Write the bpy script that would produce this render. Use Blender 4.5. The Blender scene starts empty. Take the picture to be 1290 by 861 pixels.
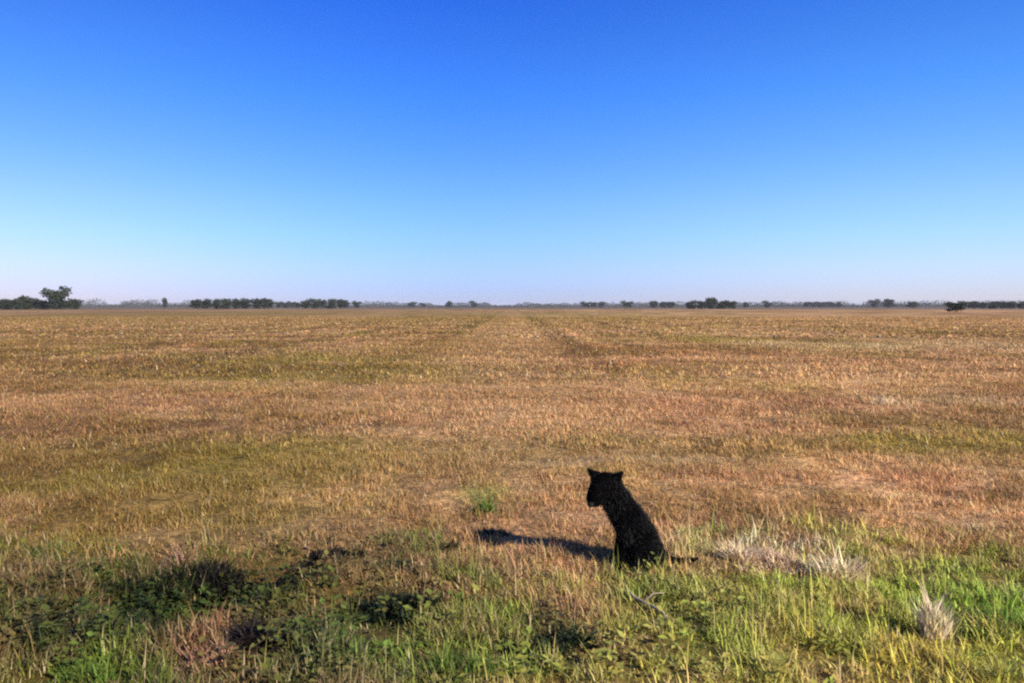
import bpy, bmesh, math, random
import numpy as np
from mathutils import Vector, Matrix

random.seed(7)
RNG = np.random.default_rng(11)
SC = bpy.context.scene
COL = SC.collection

# ------------------------------------------------------------------ camera
F = 1117.0                      # focal length in pixels of the 1290-wide photograph
CAM_H = 1.65
PITCH = math.atan(44.5 / F)
cam_d = bpy.data.cameras.new('camera')
cam = bpy.data.objects.new('camera', cam_d)
COL.objects.link(cam)
cam.location = (0, 0, CAM_H)
cam.rotation_euler = (math.radians(90) - PITCH, 0, 0)
cam_d.sensor_width = 36
cam_d.lens = 36 * F / 1290
cam_d.clip_start = 0.05
cam_d.clip_end = 120000
SC.camera = cam


def gp(px, py):
    """ground point (z = 0) seen at a place of the photograph"""
    u = (px - 645.0) / F
    v = (430.5 - py) / F
    dy = math.cos(PITCH) + v * math.sin(PITCH)
    dz = -math.sin(PITCH) + v * math.cos(PITCH)
    t = CAM_H / -dz
    return u * t, dy * t


# ------------------------------------------------------------------ numpy noise
def _hash(ix, iy, seed):
    h = (ix.astype(np.int64) * 374761393 + iy.astype(np.int64) * 668265263 + seed * 974634271) & 0x7fffffff
    h = ((h ^ (h >> 13)) * 1274126177) & 0x7fffffff
    h = h ^ (h >> 16)
    return (h & 0xffff) / 65535.0


def vnoise(x, y, seed=0):
    x = np.asarray(x, float); y = np.asarray(y, float)
    ix = np.floor(x); iy = np.floor(y)
    fx = x - ix; fy = y - iy
    fx = fx * fx * (3 - 2 * fx); fy = fy * fy * (3 - 2 * fy)
    a = _hash(ix, iy, seed); b = _hash(ix + 1, iy, seed)
    c = _hash(ix, iy + 1, seed); d = _hash(ix + 1, iy + 1, seed)
    return (a * (1 - fx) + b * fx) * (1 - fy) + (c * (1 - fx) + d * fx) * fy


def fbm(x, y, seed=0, octv=4):
    s = 0; a = 0.5; t = 0
    for k in range(octv):
        s = s + a * vnoise(x * 2 ** k + 13.7 * k, y * 2 ** k - 7.3 * k, seed + k)
        t += a; a *= 0.5
    return s / t


def sstep(a, b, x):
    t = np.clip((x - a) / (b - a), 0, 1)
    return t * t * (3 - 2 * t)


# ------------------------------------------------------------------ terrain and its colours
def ell(px, py, rx, ry):
    """a patch of ground: centre and half sizes in metres"""
    cx, cy = gp(px, py)
    _, y1 = gp(px, py + ry)
    _, y0 = gp(px, max(py - ry, 388.0))
    return cx, cy, rx * cy / F, abs(y0 - y1) * 0.5


# hollows of the washed-out verge: (centre, half sizes, depth)
HOLLOWS = [ell(255, 758, 95, 30) + (0.20,), ell(350, 716, 62, 14) + (0.22,), ell(150, 742, 50, 20) + (0.10,),
           ell(480, 760, 60, 26) + (0.10,), ell(320, 800, 22, 16) + (0.12,)]
MOUNDS = [ell(280, 812, 60, 22) + (0.10,), ell(410, 752, 70, 16) + (0.10,), ell(960, 712, 110, 16) + (0.05,),
          ell(240, 700, 40, 12) + (0.06,)]


def height(x, y):
    d = np.hypot(x, y)
    near = 1 - sstep(12, 60, d)
    z = (fbm(x * 0.9, y * 0.9, 3) - 0.5) * 0.10 * near
    z = z + (fbm(x * 4.0, y * 4.0, 9, 3) - 0.5) * 0.05 * (1 - sstep(8, 25, d))
    z = z + (fbm(x * 0.05, y * 0.05, 21, 3) - 0.5) * 0.25 * sstep(15, 80, d) * (1 - sstep(250, 600, d))
    for s, L in ((-1, HOLLOWS), (1, MOUNDS)):
        for cx, cy, rx, ry, a in L:
            z = z + s * a * np.exp(-((x - cx) / rx) ** 2 - ((y - cy) / ry) ** 2)
    return z


def gph(px, py):
    """point of the uneven ground seen at a place of the photograph"""
    x, y = gp(px, py)
    bx, by = x, y
    for k in range(6):
        f = (CAM_H - float(height(np.array(x), np.array(y)))) / CAM_H
        x, y = bx * f, by * f
    return x, y


TAN = np.array((0.42, 0.242, 0.108))
BROWN = np.array((0.265, 0.138, 0.045))
RED = np.array((0.40, 0.190, 0.092))
OLIVE = np.array((0.225, 0.168, 0.026))
PALE = np.array((0.56, 0.41, 0.22))
GREEN = np.array((0.17, 0.19, 0.036))
BRIGHT = np.array((0.20, 0.29, 0.032))
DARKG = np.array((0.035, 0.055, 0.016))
DEAD_SHADE = np.array((0.06, 0.040, 0.026))  # dark plant brown that also carries painted shade on the verge

PATCHES = [   # (pixel ellipse of the photograph turned to metres, colour, weight)
    (ell(390, 462, 190, 20), OLIVE, .75), (ell(560, 430, 60, 12), BROWN, .6), (ell(60, 432, 110, 8), BROWN, .6),
    (ell(150, 505, 190, 16), RED, .7), (ell(90, 540, 120, 10), RED, .6), (ell(540, 497, 90, 14), RED, .65),
    (ell(150, 470, 110, 14), BROWN, .4), (ell(60, 570, 120, 14), OLIVE, .6), (ell(330, 585, 170, 40), OLIVE, .6),
    (ell(250, 645, 160, 22), OLIVE, .55), (ell(70, 690, 120, 22), OLIVE, .75), (ell(620, 560, 200, 20), OLIVE, .5),
    (ell(850, 515, 45, 18), RED, .6), (ell(1010, 540, 140, 9), RED, .65), (ell(1160, 560, 110, 18), OLIVE, .75),
    (ell(1270, 552, 50, 22), OLIVE, .8), (ell(900, 428, 50, 7), OLIVE, .8), (ell(980, 434, 60, 4), PALE, .6),
    (ell(1090, 436, 50, 4), PALE, .6), (ell(1230, 435, 90, 7), PALE, .6), (ell(1190, 503, 110, 6), PALE, .5),
    (ell(1110, 505, 14, 9), PALE, .9), (ell(930, 602, 130, 10), RED, .5), (ell(960, 460, 250, 14), RED, .35),
    (ell(1140, 605, 130, 14), RED, .45), (ell(1000, 640, 180, 16), BROWN, .45), (ell(680, 583, 80, 6), PALE, .35),
    (ell(810, 580, 90, 5), PALE, .6), (ell(560, 545, 40, 10), BROWN, .5), (ell(470, 540, 26, 7), DEAD_SHADE, .6),
    (ell(610, 621, 34, 12), BRIGHT, .7), (ell(200, 630, 130, 30), BROWN, .35), (ell(520, 650, 60, 25), BROWN, .5),
    (ell(640, 440, 55, 34), TAN, .6), (ell(1000, 400, 330, 6), TAN, .4), (ell(250, 396, 160, 5), OLIVE, .5),
    (ell(950, 505, 230, 14), RED, .45), (ell(1120, 470, 220, 18), TAN * 1.25, .6), (ell(1080, 585, 240, 10), TAN * 1.2, .5),
    (ell(120, 615, 150, 14), OLIVE, .5), (ell(420, 520, 90, 12), BROWN, .5), (ell(760, 490, 120, 14), TAN * 1.1, .45),
    (ell(60, 402, 90, 4), TAN, .5), (ell(620, 397, 260, 5), OLIVE, .45), (ell(380, 400, 110, 5), TAN, .4),
]


def field_colour(x, y):
    x = np.asarray(x, float); y = np.asarray(y, float)
    n1 = fbm(x * 0.16, y * 0.16, 31, 4)[..., None]
    n2 = fbm(x * 0.55 + 5, y * 0.33, 47, 4)[..., None]
    n3 = fbm(x * 1.7, y * 1.2, 53, 3)[..., None]
    rows = (np.sin((x + 0.5 * fbm(x * .1, y * .02, 77, 2)) * 2 * math.pi / 2.9 - 0.6)[..., None]) * 0.5 + 0.5
    streak = fbm(x * 1.1, y * 0.035, 61, 3)[..., None]
    c = BROWN * (1 - sstep(.30, .62, n1)) + TAN * sstep(.30, .62, n1)
    c = c + (RED - c) * 0.55 * sstep(.50, .72, n2)
    c = c + (OLIVE - c) * 0.60 * sstep(.50, .70, 1 - n2)
    c = c + (BROWN * 0.7 - c) * 0.60 * sstep(.50, .70, n3)
    n4 = fbm(x * 3.7 + 9, y * 1.7, 57, 3)[..., None]
    c = c * (.52 + .48 * sstep(.28, .46, n4) + .38 * sstep(.52, .70, n4))
    c = c * (0.80 + 0.25 * rows * sstep(.35, .6, streak) + 0.20 * streak)
    for (cx, cy, rx, ry), colr, w in PATCHES:
        g = np.exp(-(((x - cx) / rx) ** 2 + ((y - cy) / ry) ** 2))
        g = np.clip(g * (0.85 + 1.0 * n3[..., 0]), 0, 1)[..., None]
        c = c + (colr - c) * w * g
    for x0 in (-21., -15.2, -9.4, -3.5, 2.75, 8.6, 14.6, 20.5, 26.5):       # wheel lines of the mower, straight away from the road
        g = np.exp(-((x - x0 - .25 * np.sin(y * .05 + x0)) / (.42 + .004 * y)) ** 2) * sstep(16, 34, y) * (1 - .8 * sstep(90, 190, y)) * sstep(.25, .75, .5 * streak[..., 0] + .5 * vnoise(x * .3, y * .09, 91)) * 1.5
        c = c * (1 - (.34 if abs(x0) < 4 else .28) * np.clip(g, 0, 1))[..., None]
    swath = fbm(x * .16 + 3, y * .62, 171, 3)[..., None]                     # hay litter left in swaths along the road
    c = c + (TAN * 1.25 - c) * .55 * sstep(.58, .74, swath)
    c = c + (BROWN * .72 - c) * .55 * sstep(.58, .74, 1 - swath)
    mid = (np.exp(-((x + .35) / 2.2) ** 4) * sstep(16, 34, y))[..., None]
    c = c + (TAN * 1.05 - c) * .30 * mid * (.4 + 1.2 * n2)
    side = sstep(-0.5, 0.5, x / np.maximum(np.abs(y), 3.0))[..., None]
    c = c * (1.03 + 0.42 * side)  # sun-side brightness of the right half put into the colour
    d = np.hypot(x, y)[..., None]
    c = c + (np.array((.13, .105, .075)) - c) * .85 * sstep(380, 620, d)      # other land beyond the end of the field
    return c


VERGE = [  # darkest patches mix dark weeds with the band's shade as colour
    (ell(1240, 760, 85, 50), BRIGHT * .9, .85), (ell(1060, 745, 60, 14), BRIGHT, .45), (ell(940, 770, 200, 50), GREEN, .45),
    (ell(1150, 820, 160, 50), OLIVE * 1.25, .6), (ell(1280, 840, 60, 30), BRIGHT * 1.2, .6),
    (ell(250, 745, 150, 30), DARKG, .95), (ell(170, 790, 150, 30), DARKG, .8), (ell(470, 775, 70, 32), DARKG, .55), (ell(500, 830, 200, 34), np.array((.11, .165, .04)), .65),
    (ell(480, 705, 60, 12), DARKG, .5), (ell(690, 790, 50, 26), DARKG, .75), (ell(350, 712, 80, 12), DEAD_SHADE, .9),
    (ell(620, 680, 60, 9), DEAD_SHADE, .8), (ell(130, 835, 50, 26), BRIGHT, .85), (ell(570, 838, 90, 26), BRIGHT, .7),  # first patch: end of the dog's shadow darkened in the ground colour
    (ell(410, 830, 40, 40), DARKG * 1.6, .7), (ell(265, 812, 42, 24), RED * 1.25, .95), (ell(720, 720, 70, 26), TAN, .6),
    (ell(610, 722, 60, 8), RED * .7, .9), (ell(730, 772, 50, 18), RED * .9, .7), (ell(440, 735, 50, 14), BROWN, .6),
    (ell(320, 800, 18, 24), DEAD_SHADE, .9), (ell(950, 692, 90, 16), np.array((.46, .31, .20)), .8),
    (ell(1230, 700, 80, 20), OLIVE, .5), (ell(230, 690, 44, 14), RED, .8), (ell(690, 695, 40, 12), GREEN * 1.3, .6),
    (ell(900, 830, 120, 40), GREEN * 1.2, .5), (ell(30, 760, 60, 20), BROWN * .6, .6), (ell(820, 760, 60, 26), GREEN * 1.0, .6),
]


def verge_colour(x, y):
    x = np.asarray(x, float); y = np.asarray(y, float)
    n1 = fbm(x * 1.3, y * 1.3, 131, 4)[..., None]
    n2 = fbm(x * 3.1 + 5, y * 3.1, 147, 3)[..., None]
    c = GREEN * (1 - sstep(.35, .62, n1)) + np.array((.29, .235, .05)) * sstep(.35, .62, n1)
    c = c + (TAN * .9 - c) * 0.75 * sstep(.47, .63, n2)
    c = c + (BRIGHT - c) * 0.5 * sstep(.55, .75, 1 - n2)
    for (cx, cy, rx, ry), colr, w in VERGE:
        g = np.exp(-(((x - cx) / rx) ** 2 + ((y - cy) / ry) ** 2))
        g = np.clip(g * (0.6 + 0.9 * n2[..., 0]), 0, 1)[..., None]
        c = c + (colr - c) * w * g
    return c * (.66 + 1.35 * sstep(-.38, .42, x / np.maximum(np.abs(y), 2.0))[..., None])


def verge_amount(x, y):
    """1 on the green verge, 0 on the mown field"""
    edge = 6.1 + 0.9 * (fbm(x * 1.1, y * 0.5, 201, 3) - 0.5) - .85 * np.exp(-((x - .35) / .8) ** 2) - .35 * sstep(-1.2, -2.6, x)
    return 1 - sstep(-0.45, 0.55, y - edge + 0.5 * (fbm(x * 3, y * 3, 211, 2) - .5))


def ground_colour(x, y):
    v = np.asarray(verge_amount(x, y))[..., None]
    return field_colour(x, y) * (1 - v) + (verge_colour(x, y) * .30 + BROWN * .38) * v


# ------------------------------------------------------------------ materials
def new_mat(name):
    m = bpy.data.materials.new(name)
    m.use_nodes = True
    nt = m.node_tree
    return m, nt, nt.nodes['Principled BSDF'], nt.nodes['Material Output']


def mat_ground():
    m, nt, b, out = new_mat('soil and litter')
    N = nt.nodes; L = nt.links
    at = N.new('ShaderNodeAttribute'); at.attribute_name = 'Tint'
    geo = N.new('ShaderNodeNewGeometry')

    def noise(scale, det, sx=1, sy=1):
        mp = N.new('ShaderNodeMapping'); mp.inputs['Scale'].default_value = (sx, sy, 1)
        L.new(geo.outputs['Position'], mp.inputs['Vector'])
        n = N.new('ShaderNodeTexNoise'); n.inputs['Scale'].default_value = scale; n.inputs['Detail'].default_value = det
        n.inputs['Roughness'].default_value = 0.65
        L.new(mp.outputs['Vector'], n.inputs['Vector'])
        return n.outputs['Fac']

    def ramp(s, a, b_, lo, hi):
        r = N.new('ShaderNodeMapRange'); L.new(s, r.inputs['Value'])
        r.inputs[1].default_value = a; r.inputs[2].default_value = b_
        r.inputs[3].default_value = lo; r.inputs[4].default_value = hi
        return r.outputs['Result']

    def mul(a, b_):
        x = N.new('ShaderNodeMath'); x.operation = 'MULTIPLY'
        L.new(a, x.inputs[0]); L.new(b_, x.inputs[1])
        return x.outputs[0]
    f = mul(ramp(noise(16, 10), .32, .68, .30, 1.5), ramp(noise(2.6, 8), .3, .7, .62, 1.32))
    f = mul(f, ramp(noise(.5, 8, 1, .5), .3, .7, .74, 1.25))
    vm = N.new('ShaderNodeVectorMath'); vm.operation = 'SCALE'
    L.new(at.outputs['Color'], vm.inputs[0]); L.new(f, vm.inputs['Scale'])
    L.new(vm.outputs[0], b.inputs['Base Color'])
    b.inputs['Roughness'].default_value = 1
    b.inputs['Specular IOR Level'].default_value = 0.1
    bp = N.new('ShaderNodeBump'); bp.inputs['Strength'].default_value = 1.0; bp.inputs['Distance'].default_value = 0.10
    L.new(noise(6, 8), bp.inputs['Height'])
    L.new(bp.outputs['Normal'], b.inputs['Normal'])
    return m


def mat_blade(name, trans=0.3, rough=0.55):
    """grass leaf: the colour of each blade comes from its own attribute"""
    m, nt, b, out = new_mat(name)
    N = nt.nodes; L = nt.links
    at = N.new('ShaderNodeAttribute'); at.attribute_name = 'Tint'
    L.new(at.outputs['Color'], b.inputs['Base Color'])
    b.inputs['Roughness'].default_value = rough
    b.inputs['Specular IOR Level'].default_value = 0.12
    t = N.new('ShaderNodeBsdfTranslucent'); L.new(at.outputs['Color'], t.inputs['Color'])
    mx = N.new('ShaderNodeMixShader'); mx.inputs[0].default_value = trans
    L.new(b.outputs[0], mx.inputs[1]); L.new(t.outputs[0], mx.inputs[2])
    L.new(mx.outputs[0], out.inputs['Surface'])
    return m


def mat_noise(name, c0, c1, scale, rough=0.9, spec=0.2, bump=0.0):
    m, nt, b, out = new_mat(name)
    N = nt.nodes; L = nt.links
    tc = N.new('ShaderNodeTexCoord')
    n = N.new('ShaderNodeTexNoise'); n.inputs['Scale'].default_value = scale; n.inputs['Detail'].default_value = 6
    L.new(tc.outputs['Object'], n.inputs['Vector'])
    r = N.new('ShaderNodeValToRGB')
    r.color_ramp.elements[0].position = .35; r.color_ramp.elements[1].position = .65
    r.color_ramp.elements[0].color = (*c0, 1); r.color_ramp.elements[1].color = (*c1, 1)
    L.new(n.outputs['Fac'], r.inputs['Fac']); L.new(r.outputs['Color'], b.inputs['Base Color'])
    b.inputs['Roughness'].default_value = rough
    b.inputs['Specular IOR Level'].default_value = spec
    if bump:
        bp = N.new('ShaderNodeBump'); bp.inputs['Strength'].default_value = bump; bp.inputs['Distance'].default_value = .01
        L.new(n.outputs['Fac'], bp.inputs['Height']); L.new(bp.outputs['Normal'], b.inputs['Normal'])
    return m


M_GROUND = mat_ground()
M_GRASS = mat_blade('grass blade', .30)
M_STRAW = mat_blade('dry straw blade', .22, .6)
M_LEAF = mat_noise('tree foliage', (.018, .026, .010), (.036, .046, .016), 0.6, .9)
M_BARK = mat_noise('tree bark', (.055, .042, .032), (.10, .08, .06), 3, .95)
M_FUR = mat_noise('black fur', (.0012, .0011, .0012), (.003, .0026, .0026), 60, 1.0, 0.0, .5)
M_HAIR = mat_noise('black hair', (.003, .0028, .0027), (.008, .007, .0064), 30, .6, .18)
M_EYE = mat_noise('dark eye', (.012, .006, .003), (.02, .01, .005), 30, .15, .5)
M_NOSE = mat_noise('wet nose', (.006, .006, .006), (.01, .01, .01), 80, .6, .1)
M_STICK = mat_noise('weathered wood', (.22, .165, .11), (.42, .33, .23), 22, .9, .2, .6)
M_WOODS = mat_noise('far foliage', (.035, .040, .025), (.06, .06, .035), 0.05, .9)


# ------------------------------------------------------------------ mesh helpers
def mesh_from(name, v, polys, mat, tint=None, parent=None, smooth=False):
    """polys: list of integer arrays (n,3) or (n,4)"""
    me = bpy.data.meshes.new(name)
    nv = len(v)
    me.vertices.add(nv)
    me.vertices.foreach_set('co', np.asarray(v, np.float32).ravel())
    loops = np.concatenate([p.ravel() for p in polys]).astype(np.int32)
    sizes = np.concatenate([np.full(len(p), p.shape[1], np.int32) for p in polys])
    starts = np.concatenate(([0], np.cumsum(sizes)[:-1])).astype(np.int32)
    me.loops.add(len(loops)); me.loops.foreach_set('vertex_index', loops)
    me.polygons.add(len(sizes)); me.polygons.foreach_set('loop_start', starts)
    try:
        me.polygons.foreach_set('loop_total', sizes)
    except Exception:
        pass
    me.polygons.foreach_set('use_smooth', np.full(len(sizes), smooth, bool))
    if tint is not None:
        a = me.attributes.new('Tint', 'FLOAT_COLOR', 'POINT')
        t4 = np.ones((nv, 4), np.float32); t4[:, :3] = tint
        a.data.foreach_set('color', t4.ravel())
    me.update(calc_edges=True)
    me.validate()
    me.materials.append(mat)
    o = bpy.data.objects.new(name, me)
    COL.objects.link(o)
    if parent is not None:
        o.parent = parent
    return o


def tag(o, label=None, cat=None, group=None, kind=None):
    if label: o['label'] = label
    if cat: o['category'] = cat
    if group: o['group'] = group
    if kind: o['kind'] = kind
    return o


def empty(name, loc, rz=0):
    o = bpy.data.objects.new(name, None)
    COL.objects.link(o)
    o.location = loc; o.rotation_euler = (0, 0, rz)
    o.empty_display_size = .2
    return o


def blade_arrays(x, y, z, h, w, az, lean, tint, curl=0.5):
    """tapered two-segment blades; lean = horizontal reach of the tip as a share of h"""
    n = len(x)
    dx = np.cos(az); dy = np.sin(az)
    ta = az + math.pi / 2 + RNG.uniform(-.5, .5, n)
    sx = np.cos(ta) * w * .5; sy = np.sin(ta) * w * .5
    up = h / np.sqrt(1 + lean ** 2)
    out = up * lean
    P0 = np.stack([x, y, z], 1)
    P1 = np.stack([x + dx * out * (.5 - .3 * curl), y + dy * out * (.5 - .3 * curl), z + up * (.5 + .12 * curl)], 1)
    P2 = np.stack([x + dx * out, y + dy * out, z + up], 1)
    S = np.stack([sx, sy, np.zeros(n)], 1)
    v = np.empty((n, 5, 3), np.float32)
    v[:, 0] = P0 - S; v[:, 1] = P0 + S; v[:, 2] = P1 + S * .75; v[:, 3] = P1 - S * .75; v[:, 4] = P2
    base = (np.arange(n) * 5)[:, None]
    q = base + np.array([[0, 1, 2, 3]]); t = base + np.array([[3, 2, 4]])
    return v.reshape(-1, 3), q, t, np.repeat(np.asarray(tint, np.float32), 5, 0)


def scatter(y0, y1, dens, spread=0.66, pad=1.2):
    """random points of a trapezium in front of the camera"""
    half = spread * y1 + pad
    n = int(dens * 2 * half * (y1 - y0))
    x = RNG.uniform(-half, half, n); y = RNG.uniform(y0, y1, n)
    k = np.abs(x) < spread * y + pad
    return x[k], y[k]


def jitter(c, lo=.7, hi=1.35, hue=.10):
    n = len(c)
    f = RNG.uniform(lo, hi, (n, 1)) * (1 + RNG.uniform(-hue, hue, (n, 3)))
    return np.clip(c * f, 0.003, .8)


# ------------------------------------------------------------------ ground
def axis(fine0, fine1, step, far0, far1, grow):
    a = list(np.arange(fine0, fine1 + 1e-6, step))
    s = step
    while a[-1] < far1:
        s *= grow; a.append(a[-1] + s)
    s = step; left = []
    q = a[0]
    while q > far0:
        s *= grow; q -= s; left.append(q)
    return np.array(left[::-1] + a)


gx = axis(-4.2, 4.2, .045, -40000, 40000, 1.075)
gy = axis(3.2, 8.0, .045, -2000, 40000, 1.05)
GX, GY = np.meshgrid(gx, gy)
GZ = height(GX, GY)
nx, ny = len(gx), len(gy)
gv = np.stack([GX.ravel(), GY.ravel(), GZ.ravel()], 1)
gi = np.arange(nx * ny).reshape(ny, nx)
gq = np.stack([gi[:-1, :-1].ravel(), gi[:-1, 1:].ravel(), gi[1:, 1:].ravel(), gi[1:, :-1].ravel()], 1)
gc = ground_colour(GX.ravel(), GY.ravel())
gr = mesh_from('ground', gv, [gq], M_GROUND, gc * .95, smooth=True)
tag(gr, 'dry brown mown field running flat to the horizon', kind='structure')

# ------------------------------------------------------------------ field stubble (nobody could count it)
parts = []


def add_stubble(y0, y1, dens, h0, h1, w0, w1, lean0, lean1, lo, hi):
    x, y = scatter(y0, y1, dens)
    v = verge_amount(x, y)
    cl = .5 * fbm(x * 2.3, y * 1.6, 301, 3) + .5 * fbm(x * 6, y * 5, 311, 2)
    keep = (RNG.random(len(x)) > v * .9) & (RNG.random(len(x)) < .25 + 1.4 * sstep(.35, .65, cl))
    x, y = x[keep], y[keep]; cl = cl[keep]
    n = len(x)
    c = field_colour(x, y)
    kind = RNG.random(n)
    c = np.where((kind < .05)[:, None], PALE * RNG.uniform(.6, 1.0, (n, 1)), c)
    c = np.where(((kind > .86) & (kind < .95))[:, None], OLIVE * 1.1, c)
    h = RNG.uniform(h0, h1, n) * (.6 + .8 * sstep(.35, .7, cl))
    parts.append(blade_arrays(x, y, height(x, y) - .005, h, RNG.uniform(w0, w1, n), RNG.uniform(0, 2 * math.pi, n),
                              RNG.uniform(lean0, lean1, n), jitter(c, lo, hi)))


def flush(name, mat):
    global parts
    off = 0; V = []; Q = []; T = []; C = []
    for v, q, t, c in parts:
        V.append(v); Q.append(q + off); T.append(t + off); C.append(c); off += len(v)
    parts = []
    return mesh_from(name, np.concatenate(V), [np.concatenate(Q), np.concatenate(T)], mat, np.concatenate(C))


add_stubble(4.6, 10, 3600, .02, .085, .004, .010, .4, 2.5, .55, 1.42)
add_stubble(4.6, 10, 90, .06, .13, .003, .006, .1, .9, .6, 1.4)
add_stubble(4.6, 10, 1200, .05, .20, .004, .008, 6, 25, .5, 1.5)       # cut straw lying flat
add_stubble(10, 20, 1000, .03, .11, .008, .016, .4, 2.5, .55, 1.42)
add_stubble(10, 20, 300, .10, .32, .007, .014, 6, 25, .5, 1.5)
add_stubble(20, 45, 230, .04, .14, .016, .036, .4, 2.5, .55, 1.42)
add_stubble(20, 45, 60, .25, .7, .02, .05, 8, 25, .5, 1.5)
add_stubble(45, 140, 18, .05, .14, .05, .16, .4, 2.5, .6, 1.25)
st = flush('field_stubble', M_STRAW)
tag(st, 'short dry brown stubble covering the mown field', 'stubble', kind='stuff')

# ------------------------------------------------------------------ verge grass
CLEAR = [ell(1055, 708, 44, 20) + (.92,), ell(955, 700, 90, 15) + (.85,), ell(1178, 782, 36, 26) + (.85,), ell(268, 820, 50, 24) + (.8,),
         ell(408, 704, 50, 12) + (.85,), ell(352, 718, 62, 16) + (.95,), ell(285, 738, 60, 18) + (.9,), ell(222, 750, 50, 18) + (.8,),
         ell(318, 805, 26, 20) + (.9,), ell(500, 775, 44, 20) + (.7,), ell(228, 706, 36, 12) + (.8,), ell(720, 735, 70, 20) + (.5,),
         ell(822, 772, 44, 22) + (.6,), ell(150, 760, 60, 18) + (.5,)]


def add_verge(y0, y1, dens, h0, h1, w0, w1, lean0, lean1, lo, hi, tall=1.0):
    x, y = scatter(y0, y1, dens, .66, 1.0)
    v = verge_amount(x, y)
    cl = .55 * fbm(x * 3.4, y * 3.4, 401, 3) + .45 * fbm(x * 8, y * 8, 411, 2)
    for cx, cy, rx, ry, w in CLEAR:
        v = v * (1 - w * np.exp(-((x - cx) / rx) ** 2 - ((y - cy) / ry) ** 2))
    keep = (RNG.random(len(x)) < v) & (RNG.random(len(x)) < .22 + 1.7 * sstep(.36, .64, cl))
    x, y = x[keep], y[keep]; cl = cl[keep]
    n = len(x)
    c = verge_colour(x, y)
    kind = RNG.random(n)
    c = np.where((kind < .26)[:, None], c * .35 + .65 * PALE * RNG.uniform(.4, .95, (n, 1)), c)
    c = np.where(((kind > .84) & (kind < .91))[:, None], c * .5 + .5 * BRIGHT, c)
    h = RNG.uniform(h0, h1, n) * (.5 + .9 * sstep(.35, .7, cl)) * tall
    parts.append(blade_arrays(x, y, height(x, y) - .008, h, RNG.uniform(w0, w1, n), RNG.uniform(0, 2 * math.pi, n),
                              RNG.uniform(lean0, lean1, n), jitter(c, lo, hi)))


add_verge(2.6, 7.2, 6800, .03, .11, .005, .011, .3, 2.0, .45, 1.6)
add_verge(2.6, 7.0, 260, .10, .20, .004, .008, .1, .9, .7, 1.6)
add_verge(2.6, 7.2, 2600, .05, .16, .004, .008, 2, 14, .5, 1.5)
vg = flush('verge_grass', M_GRASS)
tag(vg, 'rough green and yellow verge grass along the bottom of the field', 'grass', kind='stuff')


# broad-leaved ground weeds among the grass: leaf faces on short stems
def leaf_arrays(x, y, z, size, az, tilt, tint):
    n = len(x)
    d = np.stack([np.cos(az) * np.cos(tilt), np.sin(az) * np.cos(tilt), np.sin(tilt)], 1) * size[:, None]
    s = np.stack([-np.sin(az), np.cos(az), RNG.uniform(-.35, .35, n)], 1) * size[:, None] * .30
    P = np.stack([x, y, z], 1)
    v = np.empty((n, 5, 3), np.float32)
    v[:, 0] = P; v[:, 1] = P + d * .45 + s; v[:, 2] = P + d * .95 - np.array([0, 0, .12]) * size[:, None]
    v[:, 3] = P + d * .45 - s; v[:, 4] = P + d * .5 + np.array([0, 0, -.08]) * size[:, None]
    b = (np.arange(n) * 5)[:, None]
    t = np.concatenate([b + np.array([[0, 1, 4]]), b + np.array([[1, 2, 4]]), b + np.array([[2, 3, 4]]), b + np.array([[3, 0, 4]])])
    return v.reshape(-1, 3), t, np.repeat(np.asarray(tint, np.float32), 5, 0)


def weed_amount(x, y):
    a = np.zeros_like(x)
    for (px, py, rx, ry, w) in ((240, 755, 150, 36, 1), (140, 805, 150, 40, .8), (470, 775, 80, 36, .55), (690, 795, 60, 30, .6),
                                (130, 840, 60, 26, .8), (480, 705, 60, 14, .25), (300, 735, 150, 22, 1), (90, 770, 110, 40, .9), (400, 840, 300, 30, .5), (380, 820, 90, 40, .5), (900, 810, 200, 50, .15)):
        cx, cy, ex, ey = ell(px, py, rx, ry)
        a = np.maximum(a, w * np.exp(-((x - cx) / ex) ** 2 - ((y - cy) / ey) ** 2))
    for (px, py, rx, ry, w) in ((365, 714, 70, 12, .7), (275, 740, 60, 14, .6), (318, 815, 24, 20, 1), (265, 825, 50, 26, 1), (505, 775, 40, 16, .7)):
        cx, cy, ex, ey = ell(px, py, rx, ry)
        a = a * (1 - w * np.exp(-((x - cx) / ex) ** 2 - ((y - cy) / ey) ** 2))
    return a


x, y = scatter(2.8, 6.9, 340)
wa = weed_amount(x, y)
k = RNG.random(len(x)) < wa * sstep(.3, .6, fbm(x * 3, y * 3, 501, 3)) * 1.2
x, y = x[k], y[k]
V = []; T = []; C = []; off = 0
for i in range(len(x)):
    m = int(RNG.integers(7, 16))
    hh = RNG.uniform(.03, .17)
    zz = float(height(x[i], y[i])) + RNG.uniform(.15, 1, m) * hh
    ang = RNG.uniform(0, 2 * math.pi, m)
    rr = RNG.uniform(0, .05, m)
    col = verge_colour(np.array([x[i]]), np.array([y[i]]))[0]
    col = col * .66 + .34 * np.array((.062, .088, .017)) * RNG.uniform(.4, 1.9)  # leaves follow the patch colours, painted shade of the band included
    v, t, c = leaf_arrays(x[i] + np.cos(ang) * rr, y[i] + np.sin(ang) * rr, zz, RNG.uniform(.02, .065, m), ang,
                          RNG.uniform(-.2, .8, m), jitter(np.tile(col, (m, 1)), .7, 1.4))
    V.append(v); T.append(t + off); C.append(c); off += len(v)
wd = mesh_from('broadleaf_weeds', np.concatenate(V), [np.concatenate(T)], M_GRASS, np.concatenate(C))
tag(wd, 'dark green broad-leaved weeds in the hollows of the near verge', 'weeds', kind='stuff')


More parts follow.
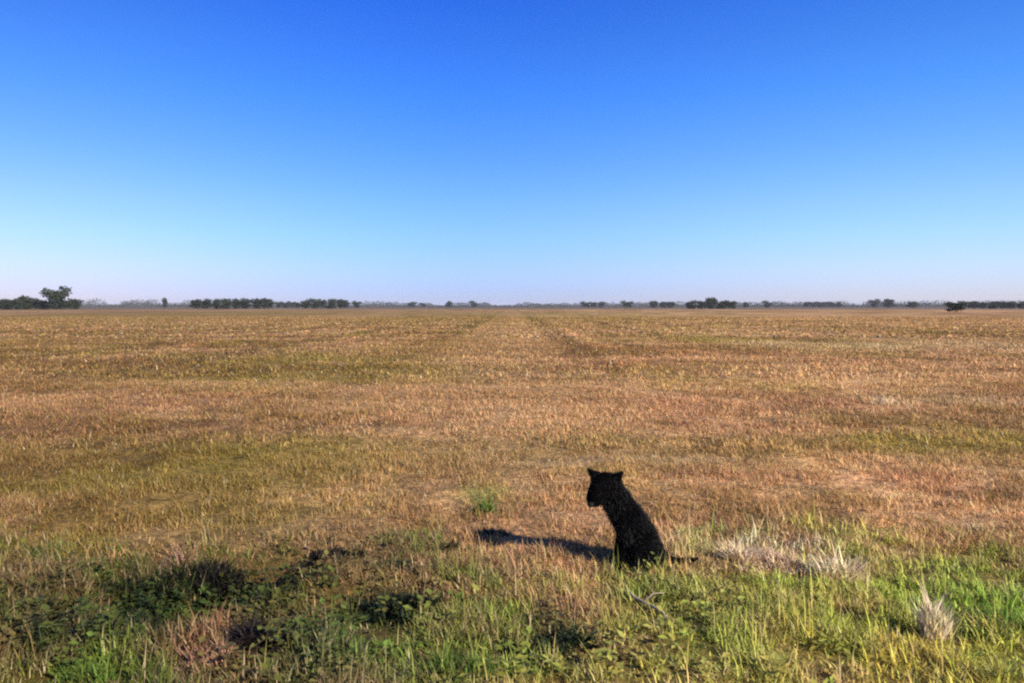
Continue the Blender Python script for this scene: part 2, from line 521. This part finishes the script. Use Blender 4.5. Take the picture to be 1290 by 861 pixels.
# ------------------------------------------------------------------ clumps one can point at
def grass_clump(name, px, py, n, r, h0, h1, colour, label, cat, group=None, lean=(.3, 1.7), w=(.006, .012), mat=None, long_y=.7, turn=0.0):
    cx, cy = gph(px, py)
    cz = float(height(np.array(cx), np.array(cy)))
    t = empty(name, (cx, cy, cz))
    tag(t, label, cat, group)
    a = RNG.uniform(0, 2 * math.pi, n); q = r * np.sqrt(RNG.random(n))
    x = np.cos(a) * q; y = np.sin(a) * q * .7
    y = y * (long_y / .7); ca, sa = math.cos(turn), math.sin(turn)
    x, y = x * ca - y * sa, x * sa + y * ca
    z = height(x + cx, y + cy) - cz - .01
    uneven = .30 + 1.05 * sstep(.3, .7, fbm((x + cx) * 9, (y + cy) * 9, 611, 3))
    v, qd, tr, c = blade_arrays(x, y, z, RNG.uniform(h0, h1, n) * (1 - .6 * (q / r) ** 2) * uneven, RNG.uniform(*w, n),
                                RNG.uniform(0, 2 * math.pi, n), RNG.uniform(*lean, n), jitter(np.tile(colour, (n, 1)), .6, 1.35))
    mesh_from('blades', v, [qd, tr], mat or M_STRAW, c, t)
    return t


WHITE = np.array((.82, .60, .35)); PINKISH = np.array((.64, .45, .29))
grass_clump('dry_grass_clump', 1055, 730, 1500, .19, .09, .25, WHITE, 'bright whitish clump of bleached dry grass, the palest and largest on the verge', 'grass clump', 'bleached grass clumps', lean=(.4, 2.2), w=(.007, .014))
grass_clump('dry_grass_clump', 932, 710, 620, .11, .07, .20, WHITE * .9, 'narrow pale clump of bleached dry grass between the black dog and the whitest clump', 'grass clump', 'bleached grass clumps', lean=(.4, 2.2), w=(.007, .014))
grass_clump('dry_grass_clump', 965, 708, 1300, .36, .05, .13, PINKISH, 'wide pinkish grey clump of dead grass just left of the whitest clump', 'grass clump', 'bleached grass clumps', lean=(.4, 2.2), w=(.007, .014))
grass_clump('dry_grass_clump', 1180, 802, 420, .08, .09, .24, np.array((.78, .60, .36)), 'tall straw yellow grass clump with upright stems standing in green grass at lower right', 'grass clump', 'bleached grass clumps', lean=(.1, .8), w=(.006, .011))
grass_clump('dry_grass_clump', 690, 706, 520, .24, .05, .15, TAN, 'low tan tuft of dry grass in front of the shadow left of the black dog', 'grass clump', 'bleached grass clumps', lean=(.3, 1.8), w=(.005, .010))
grass_clump('dry_grass_clump', 1232, 668, 130, .05, .08, .22, WHITE, 'tiny pale grass tuft standing alone at the field edge far right', 'grass clump', 'bleached grass clumps', lean=(.4, 2.2), w=(.007, .014))
grass_clump('dry_grass_clump', 1112, 510, 120, .2, .10, .32, WHITE * .85, 'lone pale straw tuft out in the brown field on the right', 'grass clump', 'bleached grass clumps', w=(.008, .015))
grass_clump('reddish_grass_clump', 268, 832, 520, .19, .06, .20, np.array((.40, .21, .125)), 'reddish brown clump of dead grass beside the dark weeds at lower left', 'grass clump', lean=(.3, 2.0))
grass_clump('reddish_grass_clump', 228, 712, 260, .14, .05, .15, np.array((.37, .22, .13)), 'russet clump of dead grass on the upper lip of the dark hollow', 'grass clump', lean=(.3, 1.6))
grass_clump('green_grass_clump', 1252, 790, 620, .30, .10, .25, np.array((.13, .22, .028)), 'vivid green grass clump at the right edge of the verge', 'grass clump', 'green grass clumps', mat=M_GRASS)
grass_clump('green_grass_clump', 615, 646, 360, .13, .08, .21, np.array((.15, .22, .04)), 'small fresh green grass clump left of the black dog, above its shadow', 'grass clump', 'green grass clumps', mat=M_GRASS)
grass_clump('green_grass_clump', 575, 861, 420, .17, .10, .24, np.array((.13, .19, .03)), 'bright green grass clump at the bottom centre of the verge', 'grass clump', 'green grass clumps', mat=M_GRASS)
grass_clump('green_grass_clump', 112, 858, 360, .18, .08, .20, np.array((.13, .19, .03)), 'yellow green grass clump at the bottom left below the dark weeds', 'grass clump', 'green grass clumps', mat=M_GRASS)
grass_clump('yellow_grass_clump', 1275, 858, 300, .15, .10, .24, np.array((.34, .29, .07)), 'yellowing grass clump in the bottom right corner', 'grass clump', mat=M_GRASS)

DARKW = np.array((.016, .013, .011))  # near-black weeds: shade of the band is put into their colour
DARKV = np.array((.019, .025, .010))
DK = dict(lean=(.4, 2.4), w=(.008, .020))
WG = 'dark weed clumps with painted-in shade'
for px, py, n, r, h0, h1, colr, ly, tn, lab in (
        (408, 706, 620, .20, .04, .12, DARKW, .45, .5, 'low weed clump with painted-in shade at the upper right end of the dark band of weeds'),
        (352, 720, 1100, .25, .07, .19, DARKW, .55, .4, 'weed clump with the deepest painted-in shade of the dark band, second from its upper right end'),
        (285, 738, 1000, .25, .07, .20, DARKW, .6, .3, 'weed clump with painted-in shade in the middle of the dark band, below the russet clump'),
        (215, 750, 900, .24, .07, .20, DARKV, .6, .2, 'green weed clump with painted-in shade of the dark band, left of the russet clump'),
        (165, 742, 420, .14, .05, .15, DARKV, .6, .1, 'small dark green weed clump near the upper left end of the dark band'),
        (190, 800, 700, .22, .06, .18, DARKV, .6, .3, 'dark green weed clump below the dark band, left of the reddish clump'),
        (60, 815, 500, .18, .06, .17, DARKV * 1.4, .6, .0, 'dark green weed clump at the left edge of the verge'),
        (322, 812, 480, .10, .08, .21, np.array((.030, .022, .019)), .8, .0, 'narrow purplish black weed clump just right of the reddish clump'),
        (622, 674, 300, .09, .03, .08, DARKV * 1.3, .7, .0, 'small weed clump coloured as the dark end of the shadow of the black dog'),  # added to deepen the end of the dog's shadow
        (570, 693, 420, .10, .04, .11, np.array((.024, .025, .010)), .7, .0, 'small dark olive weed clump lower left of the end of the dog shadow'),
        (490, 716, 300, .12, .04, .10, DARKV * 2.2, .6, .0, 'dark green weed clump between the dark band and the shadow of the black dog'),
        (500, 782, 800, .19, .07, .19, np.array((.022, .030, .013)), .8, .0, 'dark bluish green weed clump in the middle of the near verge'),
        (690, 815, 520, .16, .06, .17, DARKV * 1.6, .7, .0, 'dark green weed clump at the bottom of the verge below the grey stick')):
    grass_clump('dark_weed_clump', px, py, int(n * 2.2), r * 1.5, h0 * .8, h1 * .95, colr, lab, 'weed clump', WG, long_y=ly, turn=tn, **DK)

# dry stick lying on the verge right below the dog
sx0, sy0 = gph(788, 750); sx1, sy1 = gph(852, 792)
t = empty('dry_stick', (sx0, sy0, float(height(np.array(sx0), np.array(sy0)))))
tag(t, 'pale grey dry stick lying slantwise in the grass below the black dog', 'stick')


def tube(pts, rads, seg=8):
    bm = bmesh.new(); rings = []
    for i, p in enumerate(pts):
        p = Vector(p)
        d = (Vector(pts[min(i + 1, len(pts) - 1)]) - Vector(pts[max(i - 1, 0)])).normalized()
        a = d.orthogonal().normalized(); b = d.cross(a)
        rings.append([bm.verts.new(p + (a * math.cos(k * 2 * math.pi / seg) + b * math.sin(k * 2 * math.pi / seg)) * rads[i]) for k in range(seg)])
    for r0, r1 in zip(rings, rings[1:]):
        for k in range(seg):
            bm.faces.new((r0[k], r0[(k + 1) % seg], r1[(k + 1) % seg], r1[k]))
    bm.faces.new(rings[0][::-1]); bm.faces.new(rings[-1])
    return bm


def bm_obj(name, bm, mat, parent=None, smooth=True):
    bmesh.ops.recalc_face_normals(bm, faces=bm.faces)
    me = bpy.data.meshes.new(name); bm.to_mesh(me); bm.free()
    for p in me.polygons: p.use_smooth = smooth
    me.materials.append(mat)
    o = bpy.data.objects.new(name, me); COL.objects.link(o)
    if parent: o.parent = parent
    return o


dx, dy = sx1 - sx0, sy1 - sy0
pts = []
for i in range(9):
    f = i / 8
    pts.append((dx * f + random.uniform(-.02, .02), dy * f + random.uniform(-.02, .02), 0.045 - .02 * f + random.uniform(-.008, .008)))
bm_obj('stem', tube(pts, [.006, .010, .011, .010, .011, .009, .008, .006, .003]), M_STICK, t)
bm_obj('twig', tube([pts[3], (pts[3][0] + .06, pts[3][1] + .03, .07), (pts[3][0] + .12, pts[3][1] + .02, .075)], [.006, .004, .002]), M_STICK, t)


# ------------------------------------------------------------------ the dog
def skin_body(name, verts, edges, radii, root, mat, parent, levels=2):
    me = bpy.data.meshes.new(name + '_skeleton')
    me.from_pydata(verts, edges, [])
    o = bpy.data.objects.new(name + '_skeleton', me)
    COL.objects.link(o)
    o.modifiers.new('Skin', 'SKIN')
    if not me.skin_vertices:
        bpy.context.view_layer.objects.active = o
    for i, sv in enumerate(me.skin_vertices[0].data):
        r = radii[i]
        sv.radius = r if isinstance(r, tuple) else (r, r)
        sv.use_root = (i == root)
    s = o.modifiers.new('Sub', 'SUBSURF'); s.levels = levels; s.render_levels = levels
    dg = bpy.context.evaluated_depsgraph_get(); dg.update()
    m2 = bpy.data.meshes.new_from_object(o.evaluated_get(dg))
    bpy.data.objects.remove(o)
    return m2


def make_dog():
    bx, by = gph(797, 713)
    bz = float(height(np.array(bx), np.array(by)))
    d = empty('dog', (bx, by, bz - .012))
    tag(d, 'black dog sitting upright in the stubble at the verge edge', 'dog')
    V = []; R = []; E = []

    def chain(pts, start=None):
        prev = start
        for p, r in pts:
            V.append(p); R.append(r); i = len(V) - 1
            if prev is not None: E.append((prev, i))
            prev = i
        return prev
    chain([((.080, .0, .130), .120), ((.035, 0, .220), .108), ((-.02, 0, .310), .105), ((-.080, .0, .385), .094),
           ((-.120, -.01, .450), .094), ((-.155, -.02, .512), .094), ((-.185, -.045, .540), .100)])
    head = 6
    chain([((-.232, -.125, .500), .068), ((-.280, -.205, .445), .050)], head)          # muzzle
    for s in (-1, 1):
        chain([((-.055, s * .085, .27), .058), ((-.045, s * .095, .185), .045), ((-.075, s * .095, .09), .031),
               ((-.085, s * .095, .035), .028), ((-.125, s * .097, .020), .030)], 2)      # front leg
        chain([((.035, s * .115, .135), .085), ((-.045, s * .135, .145), .055), ((.075, s * .125, .055), .034),
               ((.045, s * .130, .025), .030), ((-.035, s * .135, .020), .030)], 0)       # folded hind leg
    chain([((.185, 0, .060), .038), ((.27, .03, .030), .024), ((.35, .05, .028), .020), ((.43, .06, .032), .012)], 0)  # tail
    me = skin_body('dog', V, E, R, 0, M_FUR, d)
    # ears grow out of the skull: joined into the same mesh
    bm = bmesh.new(); bm.from_mesh(me)
    bpy.data.meshes.remove(me)
    fwd = Vector((-.50, -.85, -.12)).normalized()
    side = Vector((-.86, .51, 0)).normalized()
    c = Vector((-.180, -.040, .540))
    for s in (-1, 1):
        root = c + side * s * .062 + Vector((0, 0, .035))
        tip = c + side * s * .130 + Vector((0, 0, .092)) + fwd * .005
        a = bm.verts.new(root - fwd * .035 - side * s * .03 + Vector((0, 0, .02)))
        b = bm.verts.new(root + fwd * .03 - side * s * .025 + Vector((0, 0, .02)))
        g = bm.verts.new(root + side * s * .028 - Vector((0, 0, .035)))
        m1 = bm.verts.new((root + tip) * .5 + fwd * .02)
        t_ = bm.verts.new(tip)
        for f in ((a, b, t_), (b, m1, t_), (m1, g, t_), (g, a, t_), (b, g, m1), (a, g, b)):
            try: bm.faces.new(f)
            except ValueError: pass
    # uneven short fur outline
    bmesh.ops.subdivide_edges(bm, edges=[e for e in bm.edges], cuts=1, use_grid_fill=True)
    bm.normal_update()
    for v in bm.verts:
        v.co += v.normal * random.uniform(-.002, .005)
    body = bm_obj('body', bm, M_FUR, d)
    # coat: short strands lying along the body, longer on neck, back and tail
    me = body.data
    ar = np.array([p.area for p in me.polygons]); pr = ar / ar.sum()
    idx = RNG.choice(len(ar), 34000, p=pr)
    ctr = np.array([p.center[:] for p in me.polygons]); nrm = np.array([p.normal[:] for p in me.polygons])
    ext = np.sqrt(ar)[idx][:, None]
    P = ctr[idx] + RNG.uniform(-.6, .6, (len(idx), 3)) * ext
    Nn = nrm[idx]
    P = P - Nn * .006
    flow = np.tile(np.array((.45, .1, -.9)), (len(idx), 1)); flow -= Nn * (flow * Nn).sum(1)[:, None]
    lock = np.stack([fbm(P[:, 0] * 28 + 5 * k, (P[:, 1] + P[:, 2]) * 28, 700 + k, 2) - .5 for k in range(3)], 1)      # the coat lies in locks
    d_ = flow * .9 + Nn * RNG.uniform(.15, .45, (len(idx), 1)) + lock * 1.3 + RNG.normal(0, .08, (len(idx), 3))
    d_ /= np.linalg.norm(d_, axis=1)[:, None]
    face = (((P - np.array(c)) @ np.array(fwd) > .05) & (P[:, 2] > .38)) | (P[:, 2] > .585)
    ln = RNG.uniform(.018, .045, len(idx)) * np.where(face, .30, 1) * np.where(P[:, 2] < .07, .5, 1)
    sd_ = np.cross(d_, RNG.normal(size=d_.shape)); sd_ /= np.linalg.norm(sd_, axis=1)[:, None]
    v = np.empty((len(idx), 5, 3), np.float32)
    wd_ = sd_ * .0010
    v[:, 0] = P - wd_; v[:, 1] = P + wd_
    m_ = P + d_ * (ln * .55)[:, None] + Nn * (ln * .05)[:, None]
    v[:, 2] = m_ + wd_ * .8; v[:, 3] = m_ - wd_ * .8; v[:, 4] = P + d_ * ln[:, None]
    base = (np.arange(len(idx)) * 5)[:, None]
    mesh_from('coat', v.reshape(-1, 3), [base + np.array([[0, 1, 2, 3]]), base + np.array([[3, 2, 4]])], M_HAIR, None, d)
    for s in (-1, 1):
        b = bmesh.new(); bmesh.ops.create_uvsphere(b, u_segments=12, v_segments=8, radius=.011)
        p = c + fwd * .084 + side * s * .036 + Vector((0, 0, .018))
        bmesh.ops.translate(b, verts=b.verts, vec=p)
        bm_obj('eye', b, M_EYE, d)
    b = bmesh.new(); bmesh.ops.create_uvsphere(b, u_segments=12, v_segments=8, radius=.022)
    bmesh.ops.scale(b, verts=b.verts, vec=(1.0, 1.0, .75))
    bmesh.ops.translate(b, verts=b.verts, vec=Vector((-.284, -.214, .448)))
    bm_obj('nose', b, M_NOSE, d)
    return d


make_dog()


# ------------------------------------------------------------------ trees on the horizon
def crown_mesh(name, seed, wide=1.0, gap=.0, n=900, flat=.8):
    """unit crown: about 1 wide (radius .5), 0..1 high; leaf faces spread through several uneven lobes"""
    rg = np.random.default_rng(seed)
    L = []
    for k in range(9):
        a = rg.uniform(0, 6.28); q = rg.uniform(0, .30)
        L.append((math.cos(a) * q * wide, math.sin(a) * q * wide, rg.uniform(.14, .78), rg.uniform(.15, .26)))
    L.append((0, 0, .55, .32)); L.append((0, 0, .25, .34))
    P = []
    while len(P) < n:
        cx, cy, cz, r = L[int(rg.integers(len(L)))]
        p = rg.normal(size=3); p /= np.linalg.norm(p)
        p = p * r * rg.uniform(.35, 1.08)
        if rg.random() < gap: continue
        P.append((cx + p[0], cy + p[1], max(.02, cz + p[2] * flat)))
    P = np.array(P)
    m = len(P)
    s = rg.uniform(.025, .065, m)[:, None]
    a = rg.normal(size=(m, 3)); a /= np.linalg.norm(a, axis=1)[:, None]
    b = np.cross(a, rg.normal(size=(m, 3))); b /= np.linalg.norm(b, axis=1)[:, None]
    v = np.empty((m, 4, 3), np.float32)
    v[:, 0] = P - a * s; v[:, 1] = P + b * s * .7; v[:, 2] = P + a * s; v[:, 3] = P - b * s * .7
    q = (np.arange(m) * 4)[:, None] + np.array([[0, 1, 2, 3]])
    return v.reshape(-1, 3), q


def trunk_bm(seed):
    rg = random.Random(seed)
    bm = bmesh.new()
    me = bpy.data.meshes.new('tmp')
    top = Vector((rg.uniform(-.03, .03), rg.uniform(-.03, .03), .62))
    runs = [([(0, 0, -.02), (.005, 0, .12), (.01, .01, .3), top], [.028, .021, .017, .008])]
    for k in range(5):
        a = k * 1.26 + rg.uniform(-.3, .3); z = .18 + .07 * k
        runs.append(([(.008, .004, z), (math.cos(a) * .12, math.sin(a) * .12, z + .12), (math.cos(a) * .25, math.sin(a) * .25, z + .24)], [.012, .008, .003]))
    for p, r in runs:
        b = tube(p, r, 6); b.to_mesh(me); bm.from_mesh(me); b.free()
    bpy.data.meshes.remove(me)
    return bm


PROTO = []
for k, (wide, gap, flat) in enumerate(((1, 0, .9), (1.1, .1, .8), (.8, 0, 1.0), (1.15, .2, .75))):
    t = empty('tree', (0, 0, 0))
    v, q = crown_mesh('crown', 60 + k, wide, gap, 1500, flat)
    mesh_from('crown', v, [q], M_LEAF, None, t)
    bm_obj('trunk', trunk_bm(80 + k), M_BARK, t)
    PROTO.append([t, False])


def tree(px, ytop, wpx, D, label, group=None, k=None, cat='tree'):
    k = random.randrange(len(PROTO)) if k is None else k
    p, used = PROTO[k]
    if not used:
        t = p; PROTO[k][1] = True
    else:
        t = p.copy(); COL.objects.link(t)
        for ch in list(p.children):
            c = ch.copy(); COL.objects.link(c); c.parent = t
    x = (px - 645) / F * D
    h = (386 - ytop) / F * D + CAM_H
    t.location = (x, D, float(height(np.array(x), np.array(D))))
    w = wpx / F * D
    t.scale = (w / .86, w / .86, h * 1.04)
    t.rotation_euler = (0, 0, random.uniform(0, 6.28))
    for key in ('group',):
        if key in t: del t[key]
    tag(t, label, cat, group)
    return t


def tree_row(px0, px1, ytop, jit, wpx, D, label, group):
    n = max(2, round((px1 - px0) / (wpx * .62)))
    for i in range(n):
        px = px0 + (px1 - px0) * i / (n - 1) + random.uniform(-.1, .1) * wpx
        tree(px, ytop + random.uniform(-jit, jit), wpx * random.uniform(.85, 1.3), D * random.uniform(.95, 1.06), label, group)


tree(71, 360.5, 29, 430, 'tall round-crowned tree rising above the dark row at the far left horizon', k=1)
tree_row(-14, 94, 376.5, 1.2, 18, 450, 'dark low tree in the row around the tall tree at far left', 'far left tree row')
tree(30, 371, 20, 450, 'second tallest tree of the far left row, left of the tall round one', k=2)
tree_row(250, 334, 376, 1.0, 16, 560, 'dark tree in the dense level-topped row left of centre on the horizon', 'level-topped tree row')
tree_row(352, 376, 380, 1.0, 11, 900, 'greyish small tree at the left end of the low ragged row', 'pale end of the ragged row')
tree_row(384, 428, 377, 1.4, 15, 650, 'dark tree in the low ragged row right of the level-topped row', 'low ragged tree row')
tree(450, 379, 11, 800, 'small lone dark tree just right of the low ragged row', k=1)
tree(208, 374, 8, 900, 'small slim pale tree alone between the tall tree and the level-topped row', k=2)
tree_row(520, 534, 381, .6, 10, 1300, 'tiny hazy tree of the pair left of the centre of the horizon', 'hazy pair left of centre')
tree(566, 379, 11, 1200, 'tiny hazy round tree, left one of two spaced dots near the centre', k=3)
tree(597, 379, 11, 1200, 'tiny hazy round tree, right one of two spaced dots near the centre', k=0)
tree_row(738, 758, 380, .6, 11, 1100, 'small grey tree in the short clump just right of the centre of the horizon', 'grey clump right of centre')
tree(790, 379, 15, 1000, 'lone grey tree between the short grey clump and the dark thicket', k=1)
tree_row(824, 846, 379, .8, 13, 900, 'greyish tree left of the dark thicket on the right half of the horizon', 'trees left of the dark thicket')
tree_row(872, 920, 379, .8, 17, 560, 'dark green tree of the thicket on the right half of the horizon', 'dark thicket')
tree(896, 373.5, 19, 560, 'tallest tree in the middle of the dark thicket', k=2)
tree(938, 380, 8, 900, 'very small tree right of the dark thicket', k=3)
tree(966, 379, 12, 1000, 'small grey tree, second to the right of the dark thicket', k=0)
tree_row(1016, 1056, 380, .5, 11, 1300, 'faint small tree in the long pale row toward the right', 'long pale row')
tree_row(1102, 1118, 376, .8, 15, 1050, 'blue grey tree of the taller pair near the right end of the horizon', 'blue grey pair')
tree(1151, 379.5, 16, 900, 'low brownish tree between the blue grey pair and the black bush', k=3)
tree(1204, 379, 25, 270, 'nearly black round bush standing closest of all on the right horizon', k=1, cat='bush')
tree_row(1226, 1310, 379.5, 1.0, 16, 600, 'grey green tree in the row behind the black bush at the far right', 'far right tree row')

# far-off woods that read as one thin mass along the horizon
V = []; Q = []; off = 0
for D, hh, dens, seed in ((1400, 4.5, .9, 5), (2000, 9.0, .9, 6), (2800, 14, .7, 7)):
    half = D * .75
    n = int(half * 2 * dens * 12)
    x = RNG.uniform(-half, half, n)
    prof = sstep(.42, .60, fbm(x / 60, np.zeros(n), seed, 3)) * .68 + .32
    prof = prof * (1.0 + .5 * sstep(-.05, -.35, x / D) + .25 * sstep(.15, .4, x / D) - .15 * np.exp(-((x / D) / .12) ** 2))
    top = hh * prof * (.6 + .8 * fbm(x / 9, np.zeros(n), seed + 20, 3))
    z = RNG.random(n) ** 1.3 * top
    y = D + RNG.uniform(-25, 25, n)
    P = np.stack([x, y, z], 1)
    s = RNG.uniform(.7, 1.7, n)[:, None] * (D / 1800)
    a = RNG.normal(size=(n, 3)); a /= np.linalg.norm(a, axis=1)[:, None]
    bb = np.cross(a, RNG.normal(size=(n, 3))); bb /= np.linalg.norm(bb, axis=1)[:, None]
    v = np.empty((n, 4, 3), np.float32)
    v[:, 0] = P - a * s; v[:, 1] = P + bb * s * .7; v[:, 2] = P + a * s; v[:, 3] = P - bb * s * .7
    Q.append((np.arange(n) * 4)[:, None] + np.array([[0, 1, 2, 3]]) + off); off += n * 4
    V.append(v.reshape(-1, 3))
fw = mesh_from('far_woods', np.concatenate(V), Q, M_WOODS)
tag(fw, 'thin grey strip of hazy far-off woods along the whole horizon', 'woods', kind='stuff')

# ------------------------------------------------------------------ air
HAZE = 0.00009
b = bmesh.new(); bmesh.ops.create_cube(b, size=1)
bmesh.ops.scale(b, verts=b.verts, vec=(90000, 46000, 26))
bmesh.ops.translate(b, verts=b.verts, vec=(0, 18000, 11.5))
hm = bpy.data.materials.new('air'); hm.use_nodes = True
nt = hm.node_tree; nt.nodes.remove(nt.nodes['Principled BSDF'])
pv = nt.nodes.new('ShaderNodeVolumePrincipled')
pv.inputs['Color'].default_value = (.80, .82, .95, 1); pv.inputs['Density'].default_value = HAZE
pv.inputs['Anisotropy'].default_value = 0.0
nt.links.new(pv.outputs[0], nt.nodes['Material Output'].inputs['Volume'])
hz = bm_obj('haze', b, hm, None, False)
tag(hz, 'pale blue haze over the far end of the field', kind='stuff')

# ------------------------------------------------------------------ light
SUN_EL = math.radians(25.5)
SUN_AZ = math.radians(138)          # clockwise from +Y: behind the camera, to the right
to_sun = Vector((math.sin(SUN_AZ) * math.cos(SUN_EL), math.cos(SUN_AZ) * math.cos(SUN_EL), math.sin(SUN_EL)))
sd = bpy.data.lights.new('sun', 'SUN'); so = bpy.data.objects.new('sun', sd); COL.objects.link(so)
sd.energy = 4.6; sd.angle = math.radians(.53); sd.color = (1, .93, .82)
so.rotation_euler = to_sun.to_track_quat('Z', 'Y').to_euler()
so.location = (20, -20, 20)

w = bpy.data.worlds.new('World'); SC.world = w; w.use_nodes = True
nt = w.node_tree; N = nt.nodes; L = nt.links
bg = N['Background']
sky = N.new('ShaderNodeTexSky'); sky.sky_type = 'NISHITA'; sky.sun_disc = False
sky.sun_elevation = SUN_EL; sky.sun_rotation = SUN_AZ
sky.altitude = 0; sky.air_density = 1.0; sky.dust_density = 0.3; sky.ozone_density = 3.0
bg.inputs['Strength'].default_value = 0.1
# the photograph's deeper, polarised blue: the Nishita sky times a tint by elevation and one by azimuth
tc = N.new('ShaderNodeTexCoord'); sp = N.new('ShaderNodeSeparateXYZ')
L.new(tc.outputs['Generated'], sp.inputs[0])


def colour_ramp(fac, stops, interp='LINEAR'):
    r = N.new('ShaderNodeValToRGB'); e = r.color_ramp.elements; r.color_ramp.interpolation = interp
    while len(e) < len(stops): e.new(.5)
    for k, (p, c) in enumerate(stops):
        e[k].position = p
    for k, (p, c) in enumerate(stops):
        e[k].color = (*[q / 4 for q in c], 1)
    L.new(fac, r.inputs['Fac'])
    return r.outputs['Color']


def vmath(op, a, b=None, s=None):
    m = N.new('ShaderNodeVectorMath'); m.operation = op
    L.new(a, m.inputs[0])
    if b is not None: L.new(b, m.inputs[1])
    if s is not None: m.inputs['Scale'].default_value = s
    return m.outputs[0]


elev = colour_ramp(sp.outputs['Z'], [(0, (.41, .48, .92)), (.0187, (.38, .48, 1.0)), (.041, (.38, .50, .97)), (.0767, (.35, .52, .88)),
                                     (.1116, (.32, .505, .86)), (.171, (.23, .46, .92)), (.228, (.16, .42, 1.02)), (.277, (.13, .37, .98)),
                                     (.319, (.10, .33, .98)), (.5, (.14, .34, .95)), (1, (.35, .5, .85))])
at2 = N.new('ShaderNodeMath'); at2.operation = 'ARCTAN2'
L.new(sp.outputs['X'], at2.inputs[0]); L.new(sp.outputs['Y'], at2.inputs[1])
mr = N.new('ShaderNodeMapRange'); L.new(at2.outputs[0], mr.inputs['Value'])
mr.inputs[1].default_value = -math.pi; mr.inputs[2].default_value = math.pi
az = lambda d: (d + 180) / 360
azim = colour_ramp(mr.outputs['Result'], [(0, (1, 1, 1)), (az(-80), (1.4, 1.0, .85)), (az(-34), (1.36, 1.08, .88)), (az(-5), (1, 1, 1)),
                                          (az(34), (1.9, 1.6, 1.25)), (az(90), (1.6, 1.3, 1.1)), (az(120), (1, 1, 1)), (1, (1, 1, 1))], 'EASE')
tinted = vmath('SCALE', vmath('MULTIPLY', vmath('MULTIPLY', sky.outputs[0], elev), azim), s=16)
L.new(tinted, bg.inputs['Color'])

# ------------------------------------------------------------------ render settings
vs = SC.view_settings
vs.view_transform = 'Standard'; vs.look = 'None'; vs.exposure = 0.85; vs.gamma = 1; vs.use_curve_mapping = False
cy = SC.cycles
cy.use_denoising = False
cy.pixel_filter_type = 'BLACKMAN_HARRIS'; cy.filter_width = 2.3
cy.max_bounces = 6; cy.diffuse_bounces = 3; cy.transmission_bounces = 3; cy.volume_bounces = 1
SC.render.film_transparent = False
